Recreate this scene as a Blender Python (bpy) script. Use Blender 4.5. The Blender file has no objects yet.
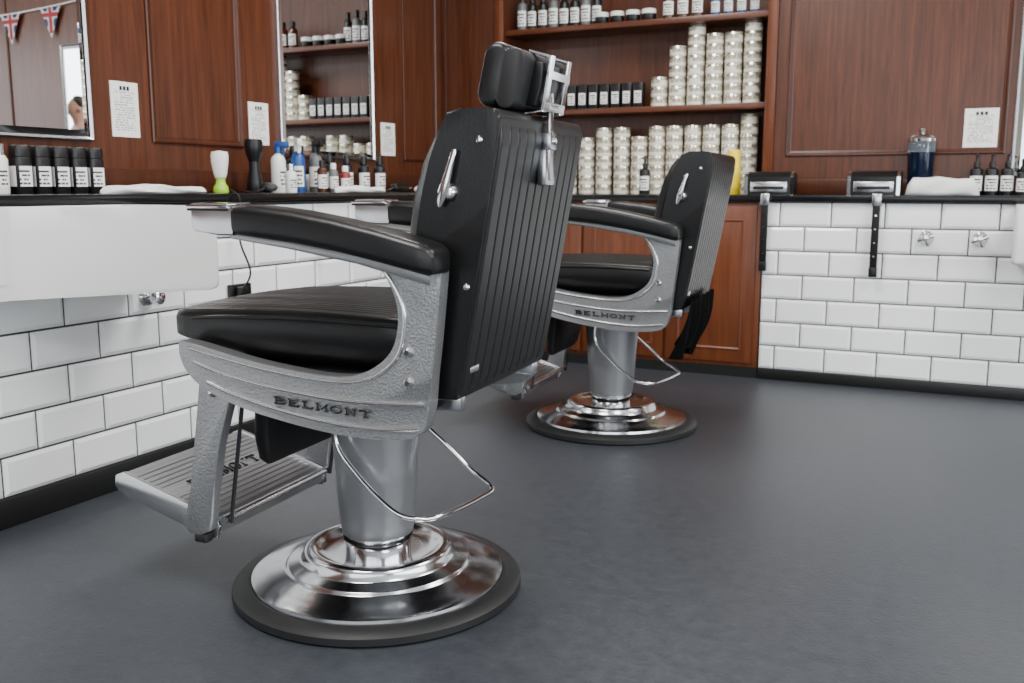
import bpy, bmesh, math, random
from mathutils import Vector, Matrix
random.seed(7)
R=math.radians
COL=bpy.context.scene.collection

# ------------------------------------------------------------------ materials
def newmat(name):
    m=bpy.data.materials.new(name); m.use_nodes=True
    return m, m.node_tree.nodes, m.node_tree.links, m.node_tree.nodes['Principled BSDF']
def mat(name,col,rough=.5,metal=0,bump=None,var=None,coat=0,spec=None,trans=0,ior=None):
    m,n,l,b=newmat(name)
    b.inputs['Base Color'].default_value=(*col,1)
    b.inputs['Roughness'].default_value=rough
    b.inputs['Metallic'].default_value=metal
    b.inputs['Coat Weight'].default_value=coat
    b.inputs['Coat Roughness'].default_value=.08
    if spec is not None: b.inputs['Specular IOR Level'].default_value=spec
    if trans: b.inputs['Transmission Weight'].default_value=trans
    if ior: b.inputs['IOR'].default_value=ior
    tc=n.new('ShaderNodeTexCoord')
    if bump:
        t=n.new('ShaderNodeTexNoise'); t.inputs['Scale'].default_value=bump[0]; t.inputs['Detail'].default_value=3
        l.new(tc.outputs['Object'],t.inputs['Vector'])
        bp=n.new('ShaderNodeBump'); bp.inputs['Strength'].default_value=bump[1]; bp.inputs['Distance'].default_value=bump[2] if len(bump)>2 else .002
        l.new(t.outputs['Fac'],bp.inputs['Height']); l.new(bp.outputs['Normal'],b.inputs['Normal'])
    if var:
        t=n.new('ShaderNodeTexNoise'); t.inputs['Scale'].default_value=var[0]; t.inputs['Detail'].default_value=4
        l.new(tc.outputs['Object'],t.inputs['Vector'])
        r=n.new('ShaderNodeValToRGB')
        r.color_ramp.elements[0].position=.3; r.color_ramp.elements[1].position=.7
        r.color_ramp.elements[0].color=(*[c*(1-var[1]) for c in col],1)
        r.color_ramp.elements[1].color=(*[min(1,c*(1+var[1])) for c in col],1)
        l.new(t.outputs['Fac'],r.inputs['Fac']); l.new(r.outputs['Color'],b.inputs['Base Color'])
    return m
def wood(name,dark,light,axis='Z',rough=.31):
    m,n,l,b=newmat(name)
    tc=n.new('ShaderNodeTexCoord'); mp=n.new('ShaderNodeMapping')
    s={'Z':(20,20,.9),'X':(.9,20,20),'Y':(20,.9,20)}[axis]
    mp.inputs['Scale'].default_value=s
    l.new(tc.outputs['Object'],mp.inputs['Vector'])
    t=n.new('ShaderNodeTexNoise'); t.inputs['Scale'].default_value=2.6; t.inputs['Detail'].default_value=9; t.inputs['Roughness'].default_value=.7; t.inputs['Distortion'].default_value=.6
    l.new(mp.outputs['Vector'],t.inputs['Vector'])
    r=n.new('ShaderNodeValToRGB'); r.color_ramp.elements[0].position=.28; r.color_ramp.elements[1].position=.72
    r.color_ramp.elements[0].color=(*dark,1); r.color_ramp.elements[1].color=(*light,1)
    l.new(t.outputs['Fac'],r.inputs['Fac']); l.new(r.outputs['Color'],b.inputs['Base Color'])
    bp=n.new('ShaderNodeBump'); bp.inputs['Strength'].default_value=.12; bp.inputs['Distance'].default_value=.002
    l.new(t.outputs['Fac'],bp.inputs['Height']); l.new(bp.outputs['Normal'],b.inputs['Normal'])
    b.inputs['Roughness'].default_value=rough; b.inputs['Specular IOR Level'].default_value=.4
    return m
def printed(name,bg,ink,rows,cols,haxis='X',lo=.12,hi=.88,thr=.42,rough=.5,metal=0):
    m,n,l,b=newmat(name)
    tc=n.new('ShaderNodeTexCoord'); sp=n.new('ShaderNodeSeparateXYZ'); l.new(tc.outputs['Generated'],sp.inputs[0])
    def M(op,a,bb):
        x=n.new('ShaderNodeMath'); x.operation=op
        for i,q in enumerate((a,bb)):
            if q is None: continue
            if isinstance(q,(int,float)): x.inputs[i].default_value=q
            else: l.new(q,x.inputs[i])
        return x.outputs[0]
    v=sp.outputs['Z']; h=sp.outputs[haxis]
    row=M('MULTIPLY',v,rows); fr=M('FRACT',row,None)
    a=M('GREATER_THAN',fr,.5)
    fl=M('FLOOR',row,None)
    cx=n.new('ShaderNodeCombineXYZ'); l.new(M('MULTIPLY',h,cols),cx.inputs[0]); l.new(M('MULTIPLY',fl,3.7),cx.inputs[1])
    t=n.new('ShaderNodeTexNoise'); t.inputs['Scale'].default_value=1; t.inputs['Detail'].default_value=0; l.new(cx.outputs[0],t.inputs['Vector'])
    a=M('MULTIPLY',a,M('GREATER_THAN',t.outputs['Fac'],thr))
    for s in (h,v):
        a=M('MULTIPLY',a,M('GREATER_THAN',s,lo)); a=M('MULTIPLY',a,M('LESS_THAN',s,hi))
    mx=n.new('ShaderNodeMix'); mx.data_type='RGBA'
    mx.inputs['A'].default_value=(*bg,1); mx.inputs['B'].default_value=(*ink,1)
    l.new(a,mx.inputs['Factor']); l.new(mx.outputs['Result'],b.inputs['Base Color'])
    b.inputs['Roughness'].default_value=rough; b.inputs['Metallic'].default_value=metal
    return m

M_leather=mat('black_leather',(.0045,.0045,.005),.35,bump=(170,.25,.001),spec=.42)
M_leather2=mat('black_leather_matt',(.0035,.0035,.004),.55,bump=(120,.2,.001),spec=.3)
M_piping=mat('black_piping',(.008,.008,.009),.28,spec=.5)
M_cast=mat('silver_hammered_enamel',(.32,.325,.33),.33,.75,bump=(210,.65,.0022),var=(200,.12))
M_castsm=mat('silver_enamel_smooth',(.34,.345,.355),.30,.75,bump=(60,.04))
M_ridge=mat('silver_trim_line',(.66,.67,.68),.18,.9)
M_chrome=mat('polished_chrome',(.76,.76,.78),.09,1)
M_dish=mat('satin_chrome',(.60,.61,.63),.16,1,bump=(8,.04))
M_chromeb=mat('brushed_chrome',(.62,.63,.65),.24,1,bump=(30,.04))
M_rubber=mat('black_rubber',(.009,.0095,.010),.5,bump=(80,.1),spec=.4)
M_pad=mat('charcoal_vinyl',(.012,.012,.013),.5,bump=(90,.1),spec=.35)
M_black=mat('black_plastic',(.006,.006,.0065),.35,spec=.4)
M_dark=mat('dark_steel',(.03,.03,.033),.4,.6)
M_tile=mat('white_glazed_tile',(.94,.95,.95),.07,coat=.3,bump=(3,.02))
M_grout=mat('dark_grout',(.045,.048,.052),.8)
M_cer=mat('white_ceramic',(.76,.76,.75),.12,coat=.5)
M_stone=mat('black_worktop',(.006,.006,.007),.2,var=(60,.3),spec=.4)
M_wood=wood('mahogany_panel',(.034,.0095,.0040),(.125,.0365,.0150))
M_woodh=wood('mahogany_rail',(.055,.015,.006),(.145,.043,.017),'X')
M_woodd=wood('mahogany_dark',(.030,.008,.0035),(.085,.024,.010))
M_cab=wood('mahogany_cabinet',(.070,.018,.006),(.175,.050,.017))
M_base=mat('black_skirting',(.006,.006,.0065),.4)
M_ceil=mat('white_plaster',(.78,.78,.76),.8,bump=(20,.05))
M_cream=mat('cream_wall_paint',(.55,.53,.48),.7)
M_white=mat('white_plastic',(.82,.82,.80),.35)
M_towel=mat('white_terry',(.88,.88,.86),.95,bump=(220,1.0,.004))
M_blackcloth=mat('black_cloth',(.004,.004,.0045),.85,bump=(150,.5,.002),spec=.2)
M_mirror=mat('mirror_silver',(.88,.90,.90),.01,1)
M_tinb=printed('tin_label',(.80,.77,.66),(.40,.36,.26),1,7,'X',.0,.95,.38,.35)
M_tinl=mat('tin_lid',(.66,.62,.52),.25,.8)
M_yellow=mat('yellow_plastic',(.90,.66,.01),.35)
M_blue=mat('blue_plastic',(.01,.06,.24),.35)
M_green=mat('lime_plastic',(.35,.62,.02),.4)
M_grey=mat('grey_plastic',(.12,.125,.13),.4)
M_amber=mat('amber_glass',(.07,.022,.008),.1)
M_red=mat('red_plastic',(.22,.02,.015),.4)
M_bluefluid=mat('blue_disinfectant',(.001,.006,.020),.08,spec=.3)
M_glass=mat('jar_glass',(.45,.55,.65),.03,trans=.85,ior=1.3)
M_paper=printed('printed_notice',(.88,.88,.86),(.35,.35,.35),22,16,'Y',.12,.85,.45)
M_paperx=printed('printed_notice_back',(.88,.88,.86),(.35,.35,.35),22,16,'X',.12,.85,.45)
M_lab=printed('printed_label',(.85,.85,.83),(.04,.04,.04),5,7,'Y',.1,.85,.4)
M_labx=printed('printed_label_front',(.85,.85,.83),(.04,.04,.04),5,7,'X',.1,.85,.4)

def floormat():
    m,n,l,b=newmat('grey_blue_lino')
    tc=n.new('ShaderNodeTexCoord')
    t=n.new('ShaderNodeTexNoise'); t.inputs['Scale'].default_value=26; t.inputs['Detail'].default_value=12; t.inputs['Roughness'].default_value=.85
    l.new(tc.outputs['Object'],t.inputs['Vector'])
    r=n.new('ShaderNodeValToRGB'); r.color_ramp.elements[0].position=.36; r.color_ramp.elements[1].position=.64
    r.color_ramp.elements[0].color=(.024,.028,.035,1); r.color_ramp.elements[1].color=(.047,.052,.061,1)
    l.new(t.outputs['Fac'],r.inputs['Fac'])
    cur=r.outputs['Color']
    for ang,sc,lo in ((35,(7,34,1),.60),(-50,(9,44,1),.62),(80,(12,60,1),.64)):
        mp=n.new('ShaderNodeMapping'); mp.inputs['Rotation'].default_value=(0,0,R(ang)); mp.inputs['Scale'].default_value=sc
        l.new(tc.outputs['Object'],mp.inputs['Vector'])
        t2=n.new('ShaderNodeTexNoise'); t2.inputs['Scale'].default_value=2.4; t2.inputs['Detail'].default_value=10; t2.inputs['Roughness'].default_value=.65; t2.inputs['Distortion'].default_value=1.6
        l.new(mp.outputs['Vector'],t2.inputs['Vector'])
        r2=n.new('ShaderNodeValToRGB'); r2.color_ramp.elements[0].position=lo; r2.color_ramp.elements[1].position=lo+.1
        r2.color_ramp.elements[0].color=(0,0,0,1); r2.color_ramp.elements[1].color=(.45,.45,.45,1)
        l.new(t2.outputs['Fac'],r2.inputs['Fac'])
        mx=n.new('ShaderNodeMix'); mx.data_type='RGBA'; mx.inputs['B'].default_value=(.090,.096,.107,1)
        l.new(r2.outputs['Color'],mx.inputs['Factor']); l.new(cur,mx.inputs['A'])
        cur=mx.outputs['Result']
    l.new(cur,b.inputs['Base Color'])
    r3=n.new('ShaderNodeValToRGB'); r3.color_ramp.elements[0].color=(.34,.34,.34,1); r3.color_ramp.elements[1].color=(.48,.48,.48,1)
    l.new(t.outputs['Fac'],r3.inputs['Fac']); l.new(r3.outputs['Color'],b.inputs['Roughness'])
    t3=n.new('ShaderNodeTexNoise'); t3.inputs['Scale'].default_value=110; t3.inputs['Detail'].default_value=4
    l.new(tc.outputs['Object'],t3.inputs['Vector'])
    bp=n.new('ShaderNodeBump'); bp.inputs['Strength'].default_value=.3; bp.inputs['Distance'].default_value=.002
    l.new(t3.outputs['Fac'],bp.inputs['Height']); l.new(bp.outputs['Normal'],b.inputs['Normal'])
    b.inputs['Specular IOR Level'].default_value=.4
    return m
M_floor=floormat()

# ------------------------------------------------------------------ mesh helpers
def obj_from_bm(name,bm,mats,parent=None,smooth=True,angle=35,recalc=True):
    if recalc: bmesh.ops.recalc_face_normals(bm,faces=bm.faces)
    me=bpy.data.meshes.new(name); bm.to_mesh(me); bm.free()
    if not isinstance(mats,(list,tuple)): mats=[mats]
    for m in mats: me.materials.append(m)
    if smooth:
        me.shade_smooth(); me.set_sharp_from_angle(angle=R(angle))
    o=bpy.data.objects.new(name,me); COL.objects.link(o)
    if parent: o.parent=parent
    return o
def add_box(bm,x0,x1,y0,y1,z0,z1,bev=0,seg=2,mi=0):
    vs=[bm.verts.new((x,y,z)) for x in (x0,x1) for y in (y0,y1) for z in (z0,z1)]
    q=[(0,1,3,2),(4,6,7,5),(0,4,5,1),(2,3,7,6),(0,2,6,4),(1,5,7,3)]
    fs=[bm.faces.new([vs[i] for i in f]) for f in q]
    for f in fs: f.material_index=mi
    if bev>0:
        es=list({e for f in fs for e in f.edges})
        r=bmesh.ops.bevel(bm,geom=es,offset=bev,segments=seg,profile=.5,affect='EDGES')
        for f in r['faces']: f.material_index=mi
def box(name,x0,x1,y0,y1,z0,z1,m,bev=0,parent=None,seg=2):
    bm=bmesh.new(); add_box(bm,x0,x1,y0,y1,z0,z1,bev,seg)
    return obj_from_bm(name,bm,m,parent)
def lathe_bm(bm,prof,seg=48,c=(0,0,0),mi=0,axis='Z'):
    rings=[]
    for r,z in prof:
        if r<1e-6: p=[(0,0,z)]
        else: p=[(r*math.cos(2*math.pi*i/seg),r*math.sin(2*math.pi*i/seg),z) for i in range(seg)]
        q=[]
        for x,y,zz in p:
            if axis=='Y': x,y,zz=x,-zz,y
            if axis=='X': x,y,zz=zz,x,y
            q.append(bm.verts.new((x+c[0],y+c[1],zz+c[2])))
        rings.append(q)
    for a,b in zip(rings,rings[1:]):
        for i in range(seg):
            j=(i+1)%seg
            if len(a)==1 and len(b)==1: continue
            if len(a)==1: f=bm.faces.new((a[0],b[i],b[j]))
            elif len(b)==1: f=bm.faces.new((a[i],b[0],a[j]))
            else: f=bm.faces.new((a[i],b[i],b[j],a[j]))
            f.material_index=mi
def lathe(name,prof,m,seg=48,parent=None,c=(0,0,0),axis='Z',angle=35):
    bm=bmesh.new(); lathe_bm(bm,prof,seg,c,0,axis)
    return obj_from_bm(name,bm,m,parent,angle=angle)
def catmull(pts,n=8,closed=False):
    P=[Vector(p) for p in pts]; out=[]; N=len(P)
    rng=range(N) if closed else range(N-1)
    for i in rng:
        if closed: a,b,c,d=P[(i-1)%N],P[i],P[(i+1)%N],P[(i+2)%N]
        else: a,b,c,d=P[max(i-1,0)],P[i],P[i+1],P[min(i+2,N-1)]
        for k in range(n):
            t=k/n
            out.append(.5*((2*b)+(c-a)*t+(2*a-5*b+4*c-d)*t*t+(3*b-a-3*c+d)*t**3))
    if not closed: out.append(P[-1])
    return out
def add_tube(bm,pts,r,seg=10,closed=False,mi=0,flat=1.0):
    P=[Vector(p) for p in pts]; N=len(P); rings=[]; up=Vector((0,0,1))
    prev=None
    for i in range(N):
        if closed: t=(P[(i+1)%N]-P[i-1]).normalized()
        else: t=(P[min(i+1,N-1)]-P[max(i-1,0)]).normalized()
        if prev is None:
            u=t.cross(up)
            if u.length<1e-3: u=t.cross(Vector((1,0,0)))
            u.normalize()
        else:
            u=(prev-t*prev.dot(t)).normalized()
        prev=u; v=t.cross(u)
        rr=r[i] if isinstance(r,list) else r
        rings.append([bm.verts.new(P[i]+u*rr*math.cos(2*math.pi*k/seg)+v*rr*flat*math.sin(2*math.pi*k/seg)) for k in range(seg)])
    pairs=list(zip(rings,rings[1:]))+([(rings[-1],rings[0])] if closed else [])
    for a,b in pairs:
        for k in range(seg):
            f=bm.faces.new((a[k],b[k],b[(k+1)%seg],a[(k+1)%seg])); f.material_index=mi
    if not closed:
        for q in (rings[0],rings[-1]):
            f=bm.faces.new(q); f.material_index=mi
def tube(name,pts,r,m,parent=None,seg=10,closed=False,flat=1.0):
    bm=bmesh.new(); add_tube(bm,pts,r,seg,closed,0,flat)
    return obj_from_bm(name,bm,m,parent,angle=50)
def add_loft(bm,rings,cap=True,mi=0):
    V=[[bm.verts.new(p) for p in r] for r in rings]; n=len(V[0])
    for a,b in zip(V,V[1:]):
        for k in range(n):
            f=bm.faces.new((a[k],b[k],b[(k+1)%n],a[(k+1)%n])); f.material_index=mi
    if cap:
        for q in (V[0],V[-1]):
            f=bm.faces.new(q); f.material_index=mi
def loft(name,rings,m,parent=None,angle=40):
    bm=bmesh.new(); add_loft(bm,rings)
    return obj_from_bm(name,bm,m,parent,angle=angle)
def add_plate(bm,outline,y0,y1,bev,seg=2):
    a=[bm.verts.new((p[0],y0,p[1])) for p in outline]; b=[bm.verts.new((p[0],y1,p[1])) for p in outline]
    fa=bm.faces.new(a); fb=bm.faces.new(b); n=len(a)
    for i in range(n): bm.faces.new((a[i],a[(i+1)%n],b[(i+1)%n],b[i]))
    if bev:
        es=list(fa.edges)+list(fb.edges)
        bmesh.ops.bevel(bm,geom=es,offset=bev,segments=seg,profile=.5,affect='EDGES',clamp_overlap=True)
def plate_xz(name,outline,y0,y1,m,parent=None,bev=.004,seg=2):
    bm=bmesh.new(); add_plate(bm,outline,y0,y1,bev,seg)
    return obj_from_bm(name,bm,m,parent)
def rrect(w,h,r,n=5):
    pts=[]
    for cx,cy,a0 in ((w/2-r,h/2-r,0),(-w/2+r,h/2-r,90),(-w/2+r,-h/2+r,180),(w/2-r,-h/2+r,270)):
        for i in range(n+1):
            a=R(a0+90*i/n); pts.append((cx+r*math.cos(a),cy+r*math.sin(a)))
    return pts
def empty(name,loc=(0,0,0),rz=0):
    o=bpy.data.objects.new(name,None); o.location=loc; o.rotation_euler=(0,0,rz); o.empty_display_size=.1
    COL.objects.link(o); return o
def T(o,label,cat,group=None):
    o['label']=label; o['category']=cat
    if group: o['group']=group
    return o
def S(o):
    o['kind']='structure'; return o
def dup(o,loc,rz=None,label=None):
    c=o.copy(); COL.objects.link(c); c.location=loc
    if rz is not None: c.rotation_euler=(0,0,rz)
    if label: c['label']=label
    def kids(src,dst):
        for k in list(src.children):
            if k==dst: continue
            q=k.copy(); COL.objects.link(q); q.parent=dst; q.matrix_parent_inverse=k.matrix_parent_inverse.copy()
            kids(k,q)
    kids(o,c)
    return c
def lettering(word,h,w,pitch,rad,mapf,m,parent):
    def arc(cx,cz,rx,rz_,a0,a1,n=10): return [(cx+rx*math.cos(R(a0+(a1-a0)*i/n)),cz+rz_*math.sin(R(a0+(a1-a0)*i/n))) for i in range(n+1)]
    G={'B':[[(.14,0),(.14,1)],[(0,0),(.6,0)]+arc(.6,.27,.36,.27,-90,90)+[(.14,.54)],[(0,1),(.55,1)]+arc(.55,.77,.30,.23,90,-90)],
       'E':[[(.14,0),(.14,1)],[(0,1),(.88,1),(.88,.80)],[(0,0),(.92,0),(.92,.22)],[(.14,.52),(.62,.52)],[(.62,.40),(.62,.64)]],
       'L':[[(.2,0),(.2,1)],[(0,1),(.42,1)],[(0,0),(.92,0),(.92,.26)]],
       'M':[[(.10,0),(.10,1),(.5,.18),(.9,1),(.9,0)],[(-.03,0),(.25,0)],[(.75,0),(1.03,0)],[(-.03,1),(.12,1)],[(.88,1),(1.03,1)]],
       'O':[arc(.5,.5,.47,.5,0,360,22)],
       'N':[[(.14,0),(.14,1),(.86,0),(.86,1)],[(0,0),(.30,0)],[(0,1),(.14,1)],[(.70,1),(1,1)]],
       'T':[[(.5,0),(.5,1)],[(.02,.78),(.02,1),(.98,1),(.98,.78)],[(.32,0),(.68,0)]]}
    bm=bmesh.new()
    for i,ch in enumerate(word):
        for s in G[ch]:
            add_tube(bm,[mapf(i*pitch+a*w,b*h) for a,b in s],rad,6)
    return obj_from_bm('lettering',bm,m,parent,angle=60)

# ------------------------------------------------------------------ room
XL,XU=-2.30,-2.70
YF,YU,YR=4.58,4.85,5.08
XR,YN,ZC=3.6,-2.6,2.8
S(box('floor',XU-.1,XR+.1,YN-.1,YR+.1,-.1,0,M_floor))
S(box('ceiling',XU-.1,XR+.1,YN-.1,YR+.1,ZC,ZC+.1,M_ceil))
def tiles(name,mapf,a0,a1,b0,b1,shift,tw=.228,th=.109):
    bm=bmesh.new(); g=.0031
    def quad(ps,mi):
        f=bm.faces.new([bm.verts.new(mapf(*p)) for p in ps]); f.material_index=mi
    quad([(a0,b0,0),(a1,b0,0),(a1,b1,0),(a0,b1,0)],1)
    row=0; b=b0
    while b<b1-1e-4:
        bt=min(b+th,b1); a=a0-tw*2+((shift+row*.5)%1)*tw
        while a<a1:
            p0=max(a,a0)+g; p1=min(a+tw,a1)-g; q0=b+g; q1=bt-g
            if p1-p0>.02 and q1-q0>.02:
                i=.011; h1=.003; h2=.0085
                lo=[(p0,q0),(p1,q0),(p1,q1),(p0,q1)]
                hi=[(p0+i,q0+i),(p1-i,q0+i),(p1-i,q1-i),(p0+i,q1-i)]
                v0=[bm.verts.new(mapf(x,y,0)) for x,y in lo]
                v1=[bm.verts.new(mapf(x,y,h1)) for x,y in lo]
                v2=[bm.verts.new(mapf(x,y,h2)) for x,y in hi]
                for k in range(4):
                    j=(k+1)%4
                    bm.faces.new((v0[k],v0[j],v1[j],v1[k])); bm.faces.new((v1[k],v1[j],v2[j],v2[k]))
                bm.faces.new(v2)
            a+=tw
        b+=th; row+=1
    return S(obj_from_bm(name,bm,[M_tile,M_grout],smooth=False,recalc=False))
tiles('wall_left',lambda a,b,h:(XL+h,a,b),-1.0,YF,.08,.85,.5+(2.74/.228)%1)
tiles('wall_back',lambda a,b,h:(a,YF-h,b),-.915,2.6,.05,.835,.32,.228,.1121)
S(box('wall_left_core',XU-.1,XL-.001,YN,YF,0,.85,M_grout))
S(box('wall_back_core',-.914,2.6,YF+.001,YR+.1,0,.83,M_grout))
S(box('wall_back_lower',XL-.3,-.914,YF+.23,YR+.1,0,.83,M_grout))
S(box('baseboard_left',XL,XL+.014,-1.0,YF-.014,0,.08,M_base,.003))
S(box('baseboard_back',-.915,2.6,YF-.014,YF,0,.05,M_base,.003))
S(box('wall_left_upper',XU-.1,XU,YN,YR,.85,ZC,M_wood))
bm=bmesh.new()
RX0,RX1=-2.40,-.985
add_box(bm,XU,RX0,YU,YR,.83,ZC); add_box(bm,RX1,XR,YU,YR,.83,ZC); add_box(bm,RX0,RX1,YR,YR+.1,.83,ZC); add_box(bm,RX0,RX1,YU,YR,2.25,ZC)
S(obj_from_bm('wall_back_upper',bm,M_wood))
S(box('wall_right_back',2.6,XR,YF,YU,0,.83,M_woodd))
def frame(name,mapf,a0,a1,b0,b1,prof,m):
    bm=bmesh.new(); loops=[]
    for d,h in prof:
        loops.append([bm.verts.new(mapf(*p,h)) for p in ((a0+d,b0+d),(a1-d,b0+d),(a1-d,b1-d),(a0+d,b1-d))])
    for x,y in zip(loops,loops[1:]):
        for k in range(4): bm.faces.new((x[k],x[(k+1)%4],y[(k+1)%4],y[k]))
    return obj_from_bm(name,bm,m,smooth=False)
mould=[(0,0),(0,.007),(.005,.010),(.011,.009),(.016,.004),(.022,.002),(.026,0)]
LU=lambda a,b,h:(XU+h,a,b)
BU=lambda a,b,h:(a,YU-h,b)
k=1
for mp,a0,a1,b0,b1 in ((LU,2.60,3.08,1.06,2.5),(LU,4.28,4.62,1.04,2.5),(BU,-.88,.072,1.05,2.5),(BU,1.0,2.2,1.05,2.5),(LU,.1,1.2,1.06,2.5)):
    S(frame('trim_%d'%k,mp,a0,a1,b0,b1,mould,M_woodd)); k+=1
S(box('trim_%d'%k,XU,XU+.018,YN,YU,.885,.965,M_woodd,.004)); k+=1
S(box('trim_%d'%k,RX1+.01,XR,YU-.018,YU,.87,.94,M_woodd,.004)); k+=1
S(box('trim_%d'%k,RX1,RX1+.05,YU-.022,YU,.87,2.5,M_cab,.004)); k+=1
S(box('trim_%d'%k,RX0-.05,RX0,YU-.022,YU,.87,2.5,M_cab,.004)); k+=1
S(box('trim_%d'%k,XU+.001,XU+.03,4.68,4.72,.97,2.5,M_woodd,.004)); k+=1
def holed(name,mapf,a0,a1,b0,b1,w0,w1,v0,v1,m):
    bm=bmesh.new()
    for p in ((a0,w0,b0,b1),(w1,a1,b0,b1),(w0,w1,b0,v0),(w0,w1,v1,b1)):
        c=[mapf(p[i],p[j],h) for h in (0,.1) for i in (0,1) for j in (2,3)]
        xs=[q[0] for q in c]; ys=[q[1] for q in c]; zs=[q[2] for q in c]
        add_box(bm,min(xs),max(xs),min(ys),max(ys),min(zs),max(zs))
    return S(obj_from_bm(name,bm,m))
holed('wall_front',lambda a,b,h:(a,YN-h,b),XU-.1,XR+.1,0,ZC,-2.0,3.0,.5,2.5,M_cream)
holed('wall_right',lambda a,b,h:(XR+h,a,b),YN,YR+.1,0,ZC,-1.6,3.6,.6,2.5,M_cream)
bm=bmesh.new()
for x in (-2.0,-.35,1.3,2.95): add_box(bm,x,x+.05,YN-.07,YN-.02,.5,2.5)
add_box(bm,-2.0,3.0,YN-.07,YN-.02,.5,.55); add_box(bm,-2.0,3.0,YN-.07,YN-.02,2.45,2.5); add_box(bm,-2.0,3.0,YN-.07,YN-.02,1.95,2.0)
S(obj_from_bm('window_1',bm,M_woodd))
bm=bmesh.new()
for y in (-1.6,.1,1.8,3.55): add_box(bm,XR+.02,XR+.07,y,y+.05,.6,2.5)
add_box(bm,XR+.02,XR+.07,-1.6,3.6,.6,.65); add_box(bm,XR+.02,XR+.07,-1.6,3.6,2.45,2.5)
S(obj_from_bm('window_2',bm,M_woodd))

# counters
T(box('worktop',XU,XL+.03,YN+.02,YF+.0,.855,.882,M_stone,.004),'thin black stone worktop along the tiled wall below the mirrors','worktop')
T(box('worktop',XL+.032,2.6,YF-.03,YU-.001,.837,.868,M_stone,.004),'thin black stone worktop below the product shelves','worktop')

# mirrors
def mirror(name,mp,a0,a1,b0,b1,label,fw=.012):
    root=frame(name,mp,a0,a1,b0,b1,[(0,0),(0,.016),(.004,.018),(fw,.012)],M_chromeb)
    bm=bmesh.new(); i=fw; j=fw+.022
    o=[bm.verts.new(mp(*p,.008)) for p in ((a0+i,b0+i),(a1-i,b0+i),(a1-i,b1-i),(a0+i,b1-i))]
    n_=[bm.verts.new(mp(*p,.012)) for p in ((a0+j,b0+j),(a1-j,b0+j),(a1-j,b1-j),(a0+j,b1-j))]
    for q in range(4): bm.faces.new((o[q],o[(q+1)%4],n_[(q+1)%4],n_[q]))
    bm.faces.new(n_)
    obj_from_bm('mirror_glass',bm,M_mirror,root,smooth=False)
    return T(root,label,'mirror')
mirror('wall_mirror',LU,1.25,2.335,1.055,2.35,'large wall mirror with thin silver frame above the basin')
mirror('wall_mirror',LU,3.30,4.00,1.03,2.35,'tall wall mirror with thin silver frame showing product shelves')
mirror('wall_mirror',BU,.10,.46,.95,1.88,'narrow wall mirror with silver frame beside dark bottles')

# notices
def notice(mp,a0,a1,b0,b1,m,label):
    bm=bmesh.new()
    v=[bm.verts.new(mp(*p,h)) for h in (.0,.003) for p in ((a0,b0),(a1,b0),(a1,b1),(a0,b1))]
    for f in ((0,1,2,3),(4,5,6,7),(0,1,5,4),(1,2,6,5),(2,3,7,6),(3,0,4,7)): bm.faces.new([v[i] for i in f])
    r=obj_from_bm('notice',bm,m,smooth=False)
    w=a1-a0; bm=bmesh.new()
    for i in range(3):
        c=(a0+a1)/2+(i-1)*w*.13
        q=[bm.verts.new(mp(c+dx,b1-.022+dz,.0036)) for dx,dz in ((-w*.045,-.007),(w*.045,-.007),(w*.045,.007),(-w*.045,.007))]
        bm.faces.new(q)
    obj_from_bm('heading',bm,M_black,r,smooth=False)
    T(r,label,'notice')
notice(LU,2.425,2.545,1.075,1.262,M_paper,'white printed price list pinned to the wood panelling')
notice(LU,3.115,3.235,1.075,1.245,M_paper,'white printed price list beside the mirror')
notice(LU,4.075,4.20,1.06,1.22,M_paper,'white printed price list near the corner')
notice(BU,-.10,.038,1.08,1.25,M_paperx,'white printed price list above the bottles')

for a,b in ((1.285,1.315),(1.715,1.745)):
    T(box('wall_shelf',RX0+.001,RX1-.001,YU+.005,YR-.001,a,b,M_woodh,.004),'mahogany shelf board holding stacked tins and bottles','shelf')

cab=box('cabinet',XL+.02,-.92,YF,YF+.2,.0,.836,M_cab,.003)
T(cab,'mahogany base cabinet with panelled doors under the worktop','cabinet')
x=-2.25
for i in range(3):
    d=box('door',x,x+.425,YF-.018,YF-.0005,.07,.815,M_cab,.003,cab)
    fr=frame('door_moulding',lambda a,b,h:(a,YF-.018-h,b),x+.055,x+.37,.13,.755,[(0,0),(0,.003),(.006,.005),(.012,.001),(.014,0)],M_cab); fr.parent=d
    kb=lathe('knob',[(0,.02),(.008,.02),(.012,.014),(.006,.008),(.005,0)],M_chromeb,16,d,(x+.03,YF-.018,.5),'Y')
    x+=.44
box('plinth',XL+.02,-.92,YF-.008,YF-.0005,0,.05,M_base,0,cab)

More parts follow.
